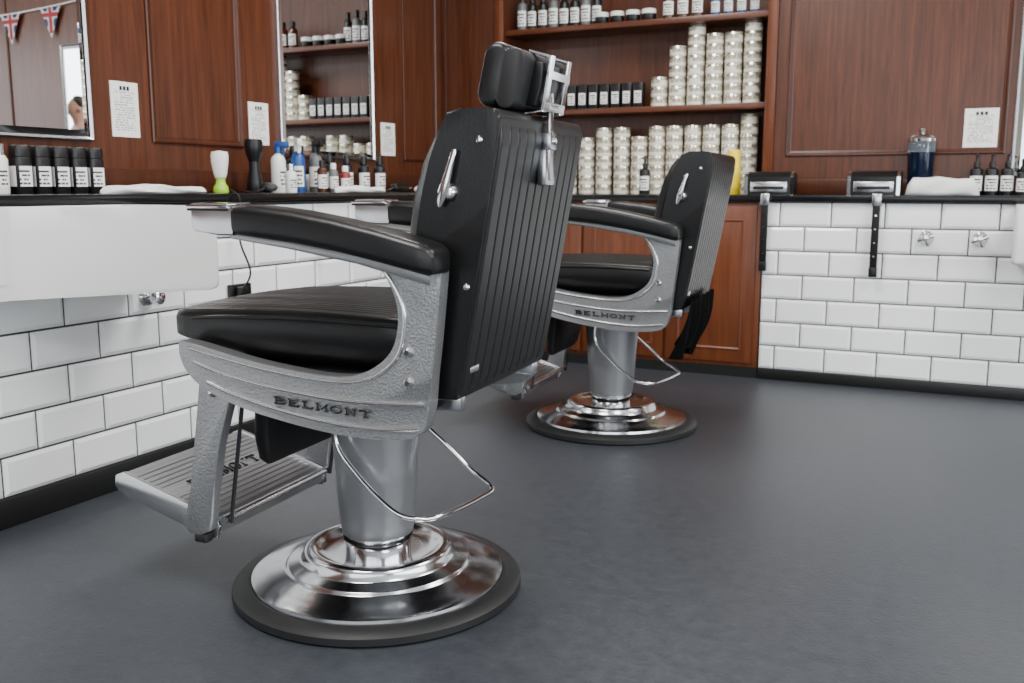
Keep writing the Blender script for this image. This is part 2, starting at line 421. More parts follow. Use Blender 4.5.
# ------------------------------------------------------------------ barber chair
def build_chair():
    root=empty('barber_chair')
    b=empty('pedestal_base'); b.parent=root
    lathe('rubber_ring',[(0,0),(.322,0),(.327,.006),(.326,.020),(.316,.029),(.290,.033),(.282,.028),(0,.028)],M_rubber,96,b)
    dishp=[(.286,.030),(.284,.039),(.277,.042),(.245,.049),(.212,.057),(.208,.059),(.206,.064),(.202,.066),(.178,.071),(.172,.075),(.169,.088),(.165,.095),(.157,.099),(.147,.0995),(.139,.096),(.134,.089),(.115,.084),(.09,.082),(.07,.082)]
    lathe('chrome_dish',dishp,M_dish,128,b,angle=50)
    lathe('column_collar',[(.074,.080),(.074,.113),(.079,.116),(.079,.128),(.074,.130)],M_chrome,64,b)
    lathe('column',[(.076,.128),(.081,.130),(.083,.145),(.088,.20),(.094,.30),(.100,.385),(.104,.41),(.13,.43),(.135,.455)],M_castsm,64,b)
    fr=box('seat_frame',-.20,.24,-.262,.262,.462,.545,M_dark,.01,root)
    box('mounting_plate',-.12,.15,-.12,.12,.435,.463,M_dark,.004,fr)
    outer=catmull([(-.283,.592),(-.282,.56),(-.262,.525),(-.212,.492),(-.11,.460),(.06,.434),(.19,.431),(.262,.446),(.282,.49),(.290,.56),(.300,.64),(.312,.755)],6)
    inner=catmull([(.140,.792),(.185,.757),(.214,.71),(.223,.66),(.206,.60),(.15,.558),(.07,.545),(-.09,.560),(-.24,.588),(-.283,.592)],6)
    outl=[(q[0],q[1]) for q in outer]+[(q[0],q[1]) for q in inner[:-1]]
    for sgn in (-1,1):
        y0,y1=(-.296,-.262) if sgn<0 else (.262,.296)
        c=plate_xz('side_casting',outl,y0,y1,M_cast,root,.006,3)
        ye=sgn*.2975
        bm=bmesh.new()
        l1=catmull([(-.245,ye,.553),(-.19,ye,.537),(-.09,ye,.518),(.06,ye,.503),(.16,ye,.501),(.276,ye,.506)],8)
        l2=catmull([(-.215,ye,.513),(-.16,ye,.495),(-.06,ye,.473),(.06,ye,.456),(.17,ye,.451),(.262,ye,.460)],8)
        add_tube(bm,l1,.0045,8); add_tube(bm,l2,.0045,8)
        l3=[(p[0],ye,p[2]) for p in catmull([(.160,0,.784),(.200,0,.747),(.229,0,.70),(.237,0,.655),(.220,0,.592),(.16,0,.547),(.07,0,.536),(-.09,0,.551),(-.255,0,.580)],8)]
        add_tube(bm,l3,.004,8)
        obj_from_bm('trim_ridge',bm,M_ridge,c,angle=60)
        tl=.0318*7
        mf=(lambda a,b:(-.052+a,-.300,.474+b+.009-.055*a)) if sgn<0 else (lambda a,b:(-.052+tl-a,.300,.474+b+.009-.055*(tl-a)))
        lettering('BELMONT',.0125,.0245,.0318,.0020,mf,M_black,c)
        for (bx,bz) in ((.243,.602),(.243,.545)):
            s=-1 if sgn>0 else 1
            lathe('bolt',[(0,s*.008),(.005,s*.008),(.009,s*.005),(.010,0)],M_chrome,16,c,(bx,sgn*.296,bz),'Y')
        a=empty('armrest'); a.parent=root
        path=[(-.104,.840,.080,.044),(-.101,.840,.088,.052),(-.092,.8395,.092,.057),(-.05,.837,.092,.059),(.03,.829,.092,.059),(.12,.815,.092,.058),(.21,.797,.092,.057),(.285,.779,.090,.055),(.304,.774,.086,.052),(.314,.771,.076,.042),(.317,.770,.06,.028)]
        rings=[]
        for px,pz,w,h in path:
            rings.append([(px,sgn*.302+q[0],pz+q[1]) for q in rrect(w,h,min(w,h)*.28,5)])
        loft('arm_pad',rings,M_leather,a)
        rings=[]
        for px,pz,w,h in ((-.13,.824,.05,.014),(.0,.810,.055,.018),(.15,.788,.06,.022),(.30,.752,.06,.02)):
            rings.append([(px,sgn*.288+q[0],pz-.014+q[1]) for q in rrect(w,h,.004,2)])
        loft('arm_bracket',rings,M_castsm,a)
        rings=[]
        for px,zt,zb,w in ((-.200,.857,.836,.068),(-.198,.862,.824,.076),(-.190,.864,.818,.082),(-.150,.865,.813,.085),(-.135,.865,.811,.085),(-.100,.865,.811,.085)):
            rings.append([(px,sgn*.302+q[0],(zt+zb)/2+q[1]) for q in rrect(w,zt-zb,.004,3)])
        ce=loft('chrome_arm_end',rings,M_chromeb,a)
        bm=bmesh.new()
        add_box(bm,-.205,-.108,sgn*.302-.0445,sgn*.302+.0445,.862,.868,.002,2)
        add_box(bm,-.198,-.115,sgn*.302-.038,sgn*.302+.038,.868,.872,.0015,1)
        obj_from_bm('ashtray_lid',bm,M_chrome,ce)
        box('lid_seam',-.2035,-.106,sgn*.302-.0438,sgn*.302+.0438,.857,.8615,M_black,.001,ce)
    NY=121
    def ring(x,s,sz):
        hw=.254*s
        zb=.545+max(0,(-.18-x))*.22
        zt=.650+.009*(1-((x+.05)/.3)**2)
        zm=(zb+zt)/2
        pts=[]
        for i in range(NY):
            t=-1+2*i/(NY-1); y=t*hw
            e=abs(t); edge=1-max(0,(e-.94)/.06)**2.6
            z=zm+(zt-zm)*sz*(.6+.4*edge)+.008*(1-t*t)*sz
            if e<.86 and s>.93: z-=.0055*max(0,1-abs(((t*12.5)%1)-.5)/.16)
            pts.append((x,y,z))
        for i in range(12):
            t=1-2*i/11; y=t*hw*(.995)
            edge=1-max(0,(abs(t)-.9)/.1)**2
            pts.append((x,y,zm-(zm-zb)*sz*(.45+.55*edge)))
        return pts
    rings=[]
    for x,s,sz in ((-.335,.91,.60),(-.334,.95,.82),(-.329,.970,.92),(-.319,.987,.97),(-.30,1,.995),(-.24,1,1),(-.15,1,1),(-.05,1,1),(.05,1,1),(.15,1,1),(.20,1,1),(.225,.98,.8)):
        rings.append(ring(x,s,sz))
    sc=loft('seat_cushion',rings,M_leather,root,angle=60)
    pip=catmull([(.20,-.253,.641),(0,-.256,.647),(-.2,-.255,.641),(-.302,-.246,.632),(-.334,-.208,.628),(-.339,0,.632),(-.334,.208,.628),(-.302,.246,.632),(-.2,.255,.641),(.20,.253,.641)],8)
    tube('seat_piping',pip,.0042,M_piping,sc,8)
    # backrest
    bk=empty('backrest'); bk.parent=root
    front=catmull([(.225,.50),(.222,.60),(.226,.70),(.232,.80),(.243,.87),(.260,.94),(.278,.99),(.290,1.018),(.300,1.036)],5)
    rear=catmull([(.320,1.041),(.384,1.040),(.399,1.032),(.402,1.012),(.389,.93),(.373,.84),(.356,.74),(.334,.62),(.311,.505)],5)
    prof=[(p[0],p[1]) for p in front]+[(p[0],p[1]) for p in rear]
    plate_xz('back_shell',prof,-.240,.240,M_leather,bk,.009,5)
    def fx(z):
        zs=[.60,.66,.70,.80,.88,.95,1.0,1.02]; xs=[.222,.205,.20,.205,.218,.240,.266,.284]
        if z<=zs[0]: return xs[0]
        for i in range(len(zs)-1):
            if z<=zs[i+1]:
                t=(z-zs[i])/(zs[i+1]-zs[i]); return xs[i]+(xs[i+1]-xs[i])*t
        return xs[-1]
    bm=bmesh.new(); nu,nv=81,30; G=[]
    for j in range(nv):
        z=.60+.42*j/(nv-1); row=[]
        for i in range(nu):
            t=-1+2*i/(nu-1); e=max(0,(abs(t)-.85)/.15)**2
            xx=fx(z)+.03*e-0.01
            if abs(t)<.85: xx+=.006*max(0,1-abs(((t*10.5)%1)-.5)/.14)
            row.append(bm.verts.new((xx,t*.225,z)))
        G.append(row)
    for j in range(nv-1):
        for i in range(nu-1): bm.faces.new((G[j][i],G[j][i+1],G[j+1][i+1],G[j+1][i]))
    obj_from_bm('back_cushion',bm,M_leather,bk,angle=60)
    rz=[(1.02,.4022),(1.0,.4012),(.93,.3895),(.84,.3735),(.74,.3565),(.62,.3345),(.52,.3145)]
    def rx(z):
        for (za,xa),(zb,xb) in zip(rz,rz[1:]):
            if z>=zb: return xb+(xa-xb)*(z-zb)/(za-zb)
        return rz[-1][1]
    bm=bmesh.new(); nu,nv=221,30; G=[]
    for j in range(nv):
        z=.515+(1.022-.515)*j/(nv-1); row=[]
        for i in range(nu):
            t=-1+2*i/(nu-1)
            ph=(t*5.5+.5)%1
            d=.0055*min(1,(min(ph,1-ph)/.11))**.5
            e=1 if (0<j<nv-1 and 0<i<nu-1) else 0
            if j>nv-3: d*= (nv-1-j)/2.0
            row.append(bm.verts.new((rx(z)-.0015+d*e,t*.231,z)))
        G.append(row)
    for j in range(nv-1):
        for i in range(nu-1): bm.faces.new((G[j][i],G[j][i+1],G[j+1][i+1],G[j+1][i]))
    obj_from_bm('pleated_back_panel',bm,M_leather,bk,angle=70)
    for z,xo in ((.985,.362),(.72,.335),):
        lathe('screw',[(0,.004),(.005,.003),(.007,0)],M_chrome,14,bk,(xo,-.240,z),'Y')
    h=lathe('recline_handle',[(0,.016),(.010,.015),(.015,.010),(.017,0)],M_chrome,32,bk,(.303,-.240,.892),'Y')
    rings=[]
    for z,w,d in ((.968,.004,.004),(.962,.007,.006),(.94,.008,.008),(.915,.011,.011),(.895,.014,.012),(.875,.009,.009),(.866,.004,.005)):
        rings.append([(.301+(z-.905)*.30+q[0],-.254-q[1]*.6,z) for q in rrect(w*1.6,d*1.6,min(w,d)*.7,4)])
    loft('lever',rings,M_chrome,h)
    box('metal_tag',.3225,.3275,-.205,-.165,.552,.564,M_chromeb,.001,bk)
    for sg in (-1,1):
        box('hinge_bracket',.255,.310,sg*.20-.012,sg*.20+.012,.475,.512,M_chromeb,.006,bk)
    # headrest
    hd=empty('headrest'); hd.parent=root
    ca,sa=math.cos(R(13)),math.sin(R(13))
    cx,cz=.354,1.108
    def tr(px,pz): return (cx+px*ca+pz*sa, cz-px*sa+pz*ca)
    def padring(y,s,off,w,hh,r,dz=0):
        out=[]
        for q in rrect(w*s,hh*s,r*s,8):
            x_,z_=tr(q[0]+off,q[1]+dz); out.append((x_,y,z_))
        return out
    loft('head_pad',[padring(y,s,-.018,.050,.122,.024) for y,s in ((-.118,.82),(-.116,.92),(-.111,.98),(-.105,1),(0,1.0),(.105,1),(.111,.98),(.116,.92),(.118,.82))],M_leather,hd,60)
    loft('backing_plate',[padring(y,s,.022,.042,.112,.0205) for y,s in ((-.127,.95),(-.126,.985),(-.124,1),(.124,1),(.126,.985),(.127,.95))],M_pad,hd,30)
    # slim chrome bracket: flat rear bars, top strap, cross rods
    def bar(bm,p,q,t,y0,y1,bev=.0012):
        P=Vector(p);Q=Vector(q);d=(Q-P).normalized(); n_=Vector((-d.y,d.x))
        o=[P+n_*t/2,Q+n_*t/2,Q-n_*t/2,P-n_*t/2]
        add_plate(bm,[tr(a.x,a.y) for a in o],y0,y1,bev,1)
    bm=bmesh.new()
    for ya,yb in ((-.060,-.040),(.040,.060)):
        bar(bm,(.022,.0585),(.070,.0555),.005,ya,yb)
        bar(bm,(.068,.058),(.074,-.046),.006,ya,yb)
        bar(bm,(.040,-.0575),(.076,-.045),.005,ya,yb)
    bar(bm,(.0705,.030),(.0715,.016),.007,-.060,.060)
    bar(bm,(.073,-.028),(.0735,-.044),.007,-.060,.060)
    obj_from_bm('chrome_bracket',bm,M_chrome,hd,angle=35)
    bm=bmesh.new()
    add_plate(bm,[tr(a,b) for a,b in ((.042,.042),(.060,.042),(.064,.0),(.062,-.040),(.042,-.042))],-.070,.070,.003,2)
    obj_from_bm('hinge_core',bm,M_black,hd,angle=35)
    bm=bmesh.new()
    p1=tr(.068,-.036)
    add_tube(bm,[(p1[0],-.024,p1[1]),(p1[0],.024,p1[1])],.010,20)
    add_box(bm,.409,.416,-.011,.011,.915,1.085,.002,2)
    obj_from_bm('headrest_post',bm,M_chromeb,hd,angle=40)
    box('slot',.4155,.4166,-.003,.003,1.012,1.06,M_black,0,hd)
    bm=bmesh.new()
    add_box(bm,.398,.420,-.020,.020,.975,1.008,.003,2); add_box(bm,.394,.413,-.028,.028,.905,.975,.004,2)
    obj_from_bm('post_socket',bm,M_chromeb,hd)
    lathe('clamp_screw',[(0,.016),(.005,.0155),(.007,.012),(.007,.0)],M_chrome,16,hd,(.410,0,.991),'X')
    # footrest
    ft=empty('footrest',(.010,0,.008)); ft.parent=root
    bo=[(-.290,.530),(-.202,.488),(-.222,.445),(-.250,.36),(-.270,.26),(-.280,.185),(-.290,.158),(-.314,.146),(-.344,.150),(-.360,.168),(-.344,.205),(-.330,.26),(-.314,.36),(-.298,.46)]
    for sg in (-1,1):
        y0,y1=(-.240,-.214) if sg<0 else (.214,.240)
        br=plate_xz('footrest_arm',bo,y0,y1,M_cast,ft,.004,2)
        if sg<0: lathe('pivot_bolt',[(0,.007),(.006,.007),(.011,.004),(.012,0)],M_chrome,16,br,(-.258,-.240,.470),'Y')
        tube('strut_rod',[(-.215,sg*.198,.46),(-.262,sg*.198,.17)],.0045,M_dark,ft,8)
        box('rubber_foot',-.330,-.298,sg*.227-.013,sg*.227+.013,.130,.150,M_rubber,.004,ft)
    P0=Vector((-.556,0,.248)); P1=Vector((-.285,0,.168)); dv=(P1-P0); L=dv.length; u=dv/L; nrm=Vector((-u.z,0,u.x))
    if nrm.z<0: nrm=-nrm
    bm=bmesh.new()
    def sect(y):
        pts=[]
        segs=[]; nr=14
        for i in range(nr):
            s0=.022+(L-.044)*i/nr; s1=.022+(L-.044)*(i+.72)/nr
            segs.append((s0,s1))
        for s0,s1 in segs:
            flat=.105<s0<.15
            lowz=.0045 if flat else .0015
            for s_,h_ in ((s0,lowz),(s0+.0015,.005),(s1,.005),(s1+.0015,lowz)):
                q=P0+u*s_+nrm*h_; pts.append((q.x,y,q.z))
        for s_,h_ in ((L-.008,.002),(L,-.006),(L,-.028),(L-.02,-.034),(.02,-.034),(0,-.028),(-.004,-.006),(.004,.004),(.018,.004)):
            q=P0+u*s_+nrm*h_; pts.append((q.x,y,q.z))
        return pts
    add_loft(bm,[sect(-.204),sect(.204)])
    pl=obj_from_bm('ribbed_foot_plate',bm,M_castsm,ft,angle=30)
    def fm(a,b):
        q=P0+u*(.146-b)+nrm*.0065; return (q.x,-.125+a,q.z)
    lettering('BELMONT',.028,.028,.036,.0022,fm,M_black,pl)
    for sg in (-1,1):
        pts=[]
        for s_,h_ in ((.01,.012),(L-.01,.012),(L+.006,-.004),(L+.004,-.034),(L-.015,-.042),(.02,-.042),(-.006,-.030),(-.010,-.004)):
            q=P0+u*s_+nrm*h_; pts.append((q.x,q.z))
        plate_xz('plate_end',pts,sg*.209-.005,sg*.209+.005,M_chromeb,pl,.003,2)
    rings=[]
    for z,xo,w,t_ in ((.53,-.17,.36,.02),(.52,-.175,.37,.030),(.44,-.190,.36,.036),(.36,-.202,.34,.036),(.305,-.208,.30,.030),(.290,-.210,.26,.014)):
        rings.append([(xo+q[1],q[0],z) for q in rrect(w,t_,t_*.45,4)])
    loft('calf_pad',rings,M_leather2,ft)
    tube('cross_bar',[(-.272,-.212,.178),(-.272,.212,.178)],.009,M_chromeb,ft,12)
    wr=catmull([(-.03,-.115,.44),(-.03,-.118,.36),(.02,-.125,.30),(.11,-.138,.235),(.165,-.130,.218),(.205,-.08,.215),(.232,.06,.215),(.232,.12,.22),(.17,.135,.255),(.11,.128,.31),(.05,.118,.37),(.03,.115,.44)],8)
    tube('wire_rail',wr,.0055,M_chrome,root,10)
    return root
ch=build_chair()
ch.location=(-1.194,1.757,0); ch.rotation_euler=(0,0,R(4.2))
T(ch,'vintage barber chair, black pleated leather, silver side castings, chrome headrest','barber chair','barber chairs facing the mirrors')
ch2=dup(ch,(-1.235,3.417,0),R(4.2),'vintage barber chair without headrest, black leather, dark cape hanging behind')
def rm(o):
    for c in list(o.children): rm(c)
    bpy.data.objects.remove(o)
for c in list(ch2.children):
    if c.name.startswith('headrest'): rm(c)
    elif not c.name.startswith('pedestal_base'): c.location.z-=.020

# cape: soft pleated cloth hanging from the lower edge of the rear chair's back
bm=bmesh.new(); G=[]
nu,nv=110,24
for j in range(nv):
    v=j/(nv-1); row=[]
    for i in range(nu):
        t=-1+2*i/(nu-1)
        z=.520-.200*v-.020*v*math.sin(t*5+.8)-.010*v*math.sin(t*13)
        amp=.3+v
        x=.344-.055*v+amp*(.013*math.sin(t*15+v*1.2)+.008*math.sin(t*31-v*2))+.010*math.sin(v*3.1)
        y=t*(.215-.03*v)+.008*amp*math.sin(t*22+1)
        row.append(bm.verts.new((x,y-.01,z)))
    G.append(row)
for j in range(nv-1):
    for i in range(nu-1): bm.faces.new((G[j][i],G[j][i+1],G[j+1][i+1],G[j+1][i]))
bmesh.ops.solidify(bm,geom=bm.faces[:],thickness=.007)
cape=obj_from_bm('barber_cape',bm,M_blackcloth,angle=85)
cape.location=(-1.235,3.417,0); cape.rotation_euler=(0,0,R(4.2))
T(cape,'folded black cloth cape hanging behind the chair back','cape')

# ------------------------------------------------------------------ basins
def basin(name,plan,z0,z1,label):
    P=[Vector((x,y)) for x,y in plan]; n=len(P); out=[]
    for i in range(n):
        a,b,c=P[i-1],P[i],P[(i+1)%n]; r=.022
        d1=(a-b).normalized(); d2=(c-b).normalized()
        for k in range(6):
            t=k/5; p1=b+d1*r; p2=b+d2*r
            out.append((1-t)**2*p1+2*t*(1-t)*b+t*t*p2)
    cen=sum(P,Vector((0,0)))/n
    def rg(s,z): return [(*(cen+(p-cen)*s),z) for p in out]
    rings=[rg(.94,z0),rg(.98,z0+.003),rg(.995,z0+.010),rg(1,z0+.022),rg(1,z1-.006),rg(.995,z1),rg(.88,z1),rg(.86,z1-.01),rg(.80,z0+.06),rg(.7,z0+.04)]
    return T(loft(name,rings,M_cer,None,50),label,'basin')
basin('wash_basin',[(XL+.012,2.12),(-1.885,2.040),(-2.165,1.60),(-2.165,1.15),(XL+.012,1.15)],.622,.852,'large white ceramic wash basin mounted on the tiled wall')
basin('wash_basin',[(.125,YF-.012),(.115,4.26),(.72,4.26),(.72,YF-.012)],.60,.836,'white ceramic wash basin under the worktop end')

def valve(name,loc,ax,s,label,knob=False):
    e=empty(name,loc)
    if ax=='X': e.rotation_euler=(0,0,R(90))
    lathe('flange',[(0,.008),(.026*s,.008),(.031*s,.003),(.032*s,.0)],M_chrome,24,e,(0,0,0),'Y')
    if knob:
        lathe('round_knob',[(0,.062),(.012,.061),(.021,.056),(.025,.046),(.023,.036),(.014,.028),(.010,.020),(.010,0)],M_chrome,28,e,(0,0,0),'Y')
    else:
        lathe('spindle',[(0,.06),(.012*s,.058),(.015*s,.04),(.011*s,.02),(.011*s,.0)],M_chrome,20,e,(0,0,0),'Y')
        bm=bmesh.new()
        for a in (0,90):
            c,s_=math.cos(R(a+20)),math.sin(R(a+20)); q=.036*s
            add_tube(bm,[(-q*c,-.045,-q*s_),(-q*c*.8,-.045,-q*s_*.8),(0,-.045,0),(q*c*.8,-.045,q*s_*.8),(q*c,-.045,q*s_)],[.006*s,.0105*s,.008*s,.0105*s,.006*s],12)
        obj_from_bm('cross_handle',bm,M_chrome,e,angle=50)
    T(e,label,'valve')
valve('valve',(-.212,YF-.009,.685),'Y',1,'chrome cross-handle valve on the white tiled wall')
valve('valve',(0.0,YF-.009,.685),'Y',1,'chrome cross-handle valve on the white tiled wall')
valve('valve',(XL+.009,2.150,.570),'X',1,'round chrome knob valve on tiles below the basin',True)
valve('valve',(XL+.009,3.02,.70),'X',.9,'round chrome knob valve on tiles behind the barber chair',True)

so=box('socket',XL+.009,XL+.03,2.50,2.60,.53,.575,M_black,.004); T(so,'black double power socket on the tiled wall','socket')
box('plug',XL+.03,XL+.06,2.515,2.55,.538,.568,M_black,.006,so)
tube('cable',catmull([(XL+.055,2.53,.56),(XL+.08,2.54,.62),(XL+.05,2.53,.72),(XL+.04,2.55,.80),(XL+.045,2.54,.87),(XL+.0,2.55,.893)],8),.0035,M_black,so,8)

# ------------------------------------------------------------------ products
def bottle(name,body,bm_,cap,cm,label=None,lm=None,axis=None,seg=28):
    r=lathe(name,body,bm_,seg)
    lathe('cap',cap,cm,seg,r)
    if label:
        z0,z1,rad=label
        bm=bmesh.new(); n=14; a=[];b=[]
        for i in range(n+1):
            t=R(-70+140*i/n)+(R(-90) if axis!='X' else R(-35))
            a.append(bm.verts.new((rad*math.cos(t),rad*math.sin(t),z0))); b.append(bm.verts.new((rad*math.cos(t),rad*math.sin(t),z1)))
        for i in range(n): bm.faces.new((a[i],a[i+1],b[i+1],b[i]))
        obj_from_bm('label',bm,lm,r)
    return r
def shampoo(name,rad,h,bm_,cm,lm,axis,caph=.03,neck=.5,lab=(.15,.65)):
    return bottle(name,[(0,0),(rad*.96,0),(rad,.004),(rad,h*.82),(rad*.9,h*.88),(rad*neck,h*.93),(rad*neck,h)],bm_,
        [(rad*neck*1.0,h*.95),(rad*neck*1.2,h*.95),(rad*neck*1.2,h+caph-.004),(rad*neck*1.05,h+caph),(0,h+caph)],cm,(h*lab[0],h*lab[1],rad+.0008),lm,axis)
def pump(name,rad,h,bm_,lm,axis):
    r=shampoo(name,rad,h,bm_,M_black,lm,axis,.015,.4)
    bm=bmesh.new(); add_tube(bm,[(0,0,h),(0,0,h+.045)],.006,8)
    add_tube(bm,[(0,.0,h+.045),(0 if axis!='X' else .035,-.035 if axis!='X' else 0,h+.041)],.007,8)
    obj_from_bm('pump_head',bm,M_black,r)
    return r
def box_item(name,w,d,h,m,lm,axis,label,cat,group=None):
    r=box(name,-w/2,w/2,-d/2,d/2,0,h,m,.003)
    box('label',-w*.36,w*.36,-d/2-.0012,-d/2,h*.18,h*.66,lm,0,r)
    return T(r,label,cat,group)

def tin():
    rad=.0450
    r=lathe('pomade_tin',[(0,0),(rad*.90,0),(rad*.91,.003),(rad*.955,.004),(rad*.955,.035)],M_tinb,36)
    lathe('lid',[(rad*.955,.034),(rad*1.0,.0345),(rad*1.015,.036),(rad*1.0,.0375),(rad,.0475),(rad*.97,.0495),(rad*.9,.0495),(rad*.88,.0485),(0,.0485)],M_tinl,36,r)
    return T(r,'round cream and silver tin in a neat stack','tin','stacked tins on the shelves')
tp=tin(); first=True
def put_tin(x,y,z):
    global first
    if first:
        tp.location=(x,y,z); first=False; return
    dup(tp,(x,y,z),random.uniform(0,6.28))
def stack(x,y,z0,n):
    for i in range(n):
        put_tin(x+random.uniform(-.0008,.0008),y+random.uniform(-.001,.001),z0+i*.0497)
zs=.8685; Yt=4.945
for i,(x,n) in enumerate([(-2.06,6),(-1.96,6),(-1.86,7),(-1.76,7),(-1.66,6),(-1.565,7),(-1.47,7),(-1.375,7),(-1.28,7),(-1.185,7),(-1.09,8)]):
    stack(x+.01,Yt+random.uniform(-.008,.008),zs,n)
for x,n in ((-1.56,3),(-1.465,6),(-1.37,8),(-1.275,7),(-1.18,7),(-1.085,8)):
    stack(x+.01,Yt,1.3155,n)
p=box_item('product_box',.052,.05,.125,M_black,M_labx,'Y','small black carton with white label on the shelf','carton','black cartons on the shelf')
x=-2.02; p.location=(x,4.91,1.3155)
for i in range(1,7): dup(p,(x+i*.062,4.91,1.3155))
p2=shampoo('bottle',.024,.12,M_black,M_black,M_labx,'Y',.03); T(p2,'black bottle with white label on the shelf','bottle','black bottles on the shelf')
p2.location=(-2.34,4.92,1.3155)
for i in range(1,5): dup(p2,(-2.34+i*.06,4.92,1.3155))
p3=shampoo('bottle',.027,.16,M_grey,M_black,M_labx,'Y',.035); T(p3,'grey bottle with black cap on the top shelf','bottle','bottles on the top shelf')
p3.location=(-2.33,4.93,1.7455)
p4=shampoo('bottle',.026,.15,M_black,M_black,M_labx,'Y',.035); T(p4,'black bottle with white label on the top shelf','bottle','bottles on the top shelf')
p4.location=(-2.27,4.93,1.7455)
for i in range(2,8): dup(p4 if i%3 else p3,(-2.33+i*.062,4.93,1.7455))
p5=lathe('jar',[(0,0),(.034,0),(.036,.003),(.036,.035)],M_black,28); lathe('lid',[(.037,.035),(.037,.055),(.034,.058),(0,.058)],M_white,28,p5)
T(p5,'small black jar with white lid on the top shelf','jar','jars on the top shelf'); p5.location=(-1.86,4.91,1.7455)
for i in range(1,4): dup(p5,(-1.86+i*.085,4.91,1.7455))
p6=shampoo('bottle',.028,.13,M_amber,M_black,M_labx,'Y',.03); T(p6,'amber bottle with white label on the top shelf','bottle','amber bottles on the top shelf'); p6.location=(-1.50,4.91,1.7455)
for i in range(1,3): dup(p6,(-1.50+i*.075,4.91,1.7455))
p7=shampoo('bottle',.022,.10,M_blue,M_chromeb,M_labx,'Y',.03); T(p7,'small blue bottle with silver cap on the top shelf','bottle','small bottles on the top shelf'); p7.location=(-1.26,4.91,1.7455)
for i in range(1,4): dup(p7,(-1.26+i*.065,4.91,1.7455))
b=pump('pump_bottle',.028,.14,M_black,M_labx,'Y'); T(b,'black pump bottle in front of the stacked tins','bottle'); b.location=(-1.56,4.76,.8685)
b=bottle('spray_can',[(0,0),(.032,0),(.034,.003),(.034,.165),(.032,.170)],M_yellow,[(.028,.170),(.032,.171),(.032,.208),(.029,.213),(0,.213)],M_yellow,(.03,.09,.0348),M_yellow,'Y')
T(b,'bright yellow cylindrical can beside the stacked tins','can'); b.location=(-1.098,4.72,.8685)
def dispenser(x,label):
    r=empty('neck_strip_dispenser',(x,4.66,.8685))
    sec=[(-.055,0),(.05,0),(.055,.02),(.052,.07),(.035,.098),(0,.108),(-.035,.102),(-.055,.08)]
    rings=[]
    for xx,s in ((-.115,.86),(-.112,.97),(-.105,1),(.105,1),(.112,.97),(.115,.86)):
        rings.append([(xx,q[0]*s,.05+(q[1]-.05)*s) for q in sec])
    loft('housing',rings,M_black,r,40)
    for sx in (-1,1):
        rings=[[(sx*.104+d,q[0]*1.03,.05+(q[1]-.05)*1.03) for q in sec] for d in (-.007,.007)]
        loft('chrome_end_band',rings,M_chrome,r,40)
    box('chrome_front_plate',-.085,.085,-.062,-.0545,.012,.060,M_chromeb,.003,r)
    box('paper_slot',-.07,.07,-.066,-.061,.026,.040,M_black,.002,r)
    T(r,label,'dispenser','neck strip dispensers on the worktop')
dispenser(-.905,'black and chrome neck strip dispenser on the worktop')
dispenser(-.445,'black and chrome neck strip dispenser on the worktop')
def strop(x,label,z0):
    r=empty('razor_strop',(x,YF-.045,0))
    box('leather_strap',-.016,.016,-.004,.004,z0,.83,M_leather2,.002,r)
    box('clip',-.02,.02,-.008,.010,.82,.875,M_chromeb,.004,r)
    bm=bmesh.new()
    for z in (.60,.66,.72,.78): add_tube(bm,[(0,-.003,z),(0,-.007,z)],.004,10)
    obj_from_bm('eyelets',bm,M_chrome,r)
    box('end_tab',-.018,.018,-.006,.006,z0-.012,z0+.03,M_black,.003,r)
    T(r,label,'razor strop','razor strops hanging from the worktop')
strop(-.905,'narrow black leather strop hanging from the worktop edge',.53)
strop(-.42,'narrow black leather strop hanging from the worktop edge',.52)
j=lathe('disinfectant_jar',[(0,0),(.056,0),(.060,.006),(.058,.02),(.050,.03),(.052,.05),(.058,.19)],M_bluefluid,36)
lathe('glass_top',[(.058,.19),(.0585,.235),(.052,.245)],M_glass,36,j)
lathe('chrome_lid',[(.054,.236),(.060,.238),(.061,.250),(.052,.262),(.034,.270),(.014,.273),(.010,.279),(.017,.287),(.013,.295),(0,.297)],M_chrome,36,j)
tube('lifting_rod',[(0.02,0,.04),(0.02,0,.25)],.003,M_chrome,j,8)
T(j,'jar of dark blue disinfectant with round chrome lid','jar'); j.location=(-.265,4.765,.8685)
def towel(x0,x1,y0,y1,z,h,label,along='X',wob=.14):
    L=(x1-x0) if along=='X' else (y1-y0); W=(y1-y0) if along=='X' else (x1-x0)
    rings=[]; N=30
    for i in range(N+1):
        t=i/N; e=min(1,min(t,1-t)*10)**.45*.999+.001
        hh=h*(1-wob+wob*math.sin(t*7+x0*3)+.5*wob*math.sin(t*17))*e
        ring=[]
        for kk in range(24):
            a=2*math.pi*kk/24; c=math.cos(a); s=math.sin(a)
            w=W/2*(.92+.07*math.sin(t*11+kk))*e*(abs(c)**.6)*(1 if c>=0 else -1)
            zz=max(0,.45*hh+.5*hh*(abs(s)**.6)*(1 if s>=0 else -1)*(1+.06*math.sin(kk*2.1+t*13)))
            if along=='X': ring.append((x0+L*t,(y0+y1)/2+w,z+zz))
            else: ring.append(((x0+x1)/2+w,y0+L*t,z+zz))
        rings.append(ring)
    T(loft('towel',rings,M_towel,None,80),label,'towel')
towel(-.315,-.015,4.60,4.695,.8685,.082,'folded white terry towel on the black worktop','X',.05)
towel(-2.47,-2.36,2.12,2.54,.8825,.030,'crumpled white towel on the black worktop','Y')
towel(-2.40,-2.33,3.24,3.58,.8825,.028,'small crumpled white towel near the bottles','Y')
towel(-2.50,-2.38,4.02,4.30,.8825,.034,'small crumpled white towel near the corner','Y')
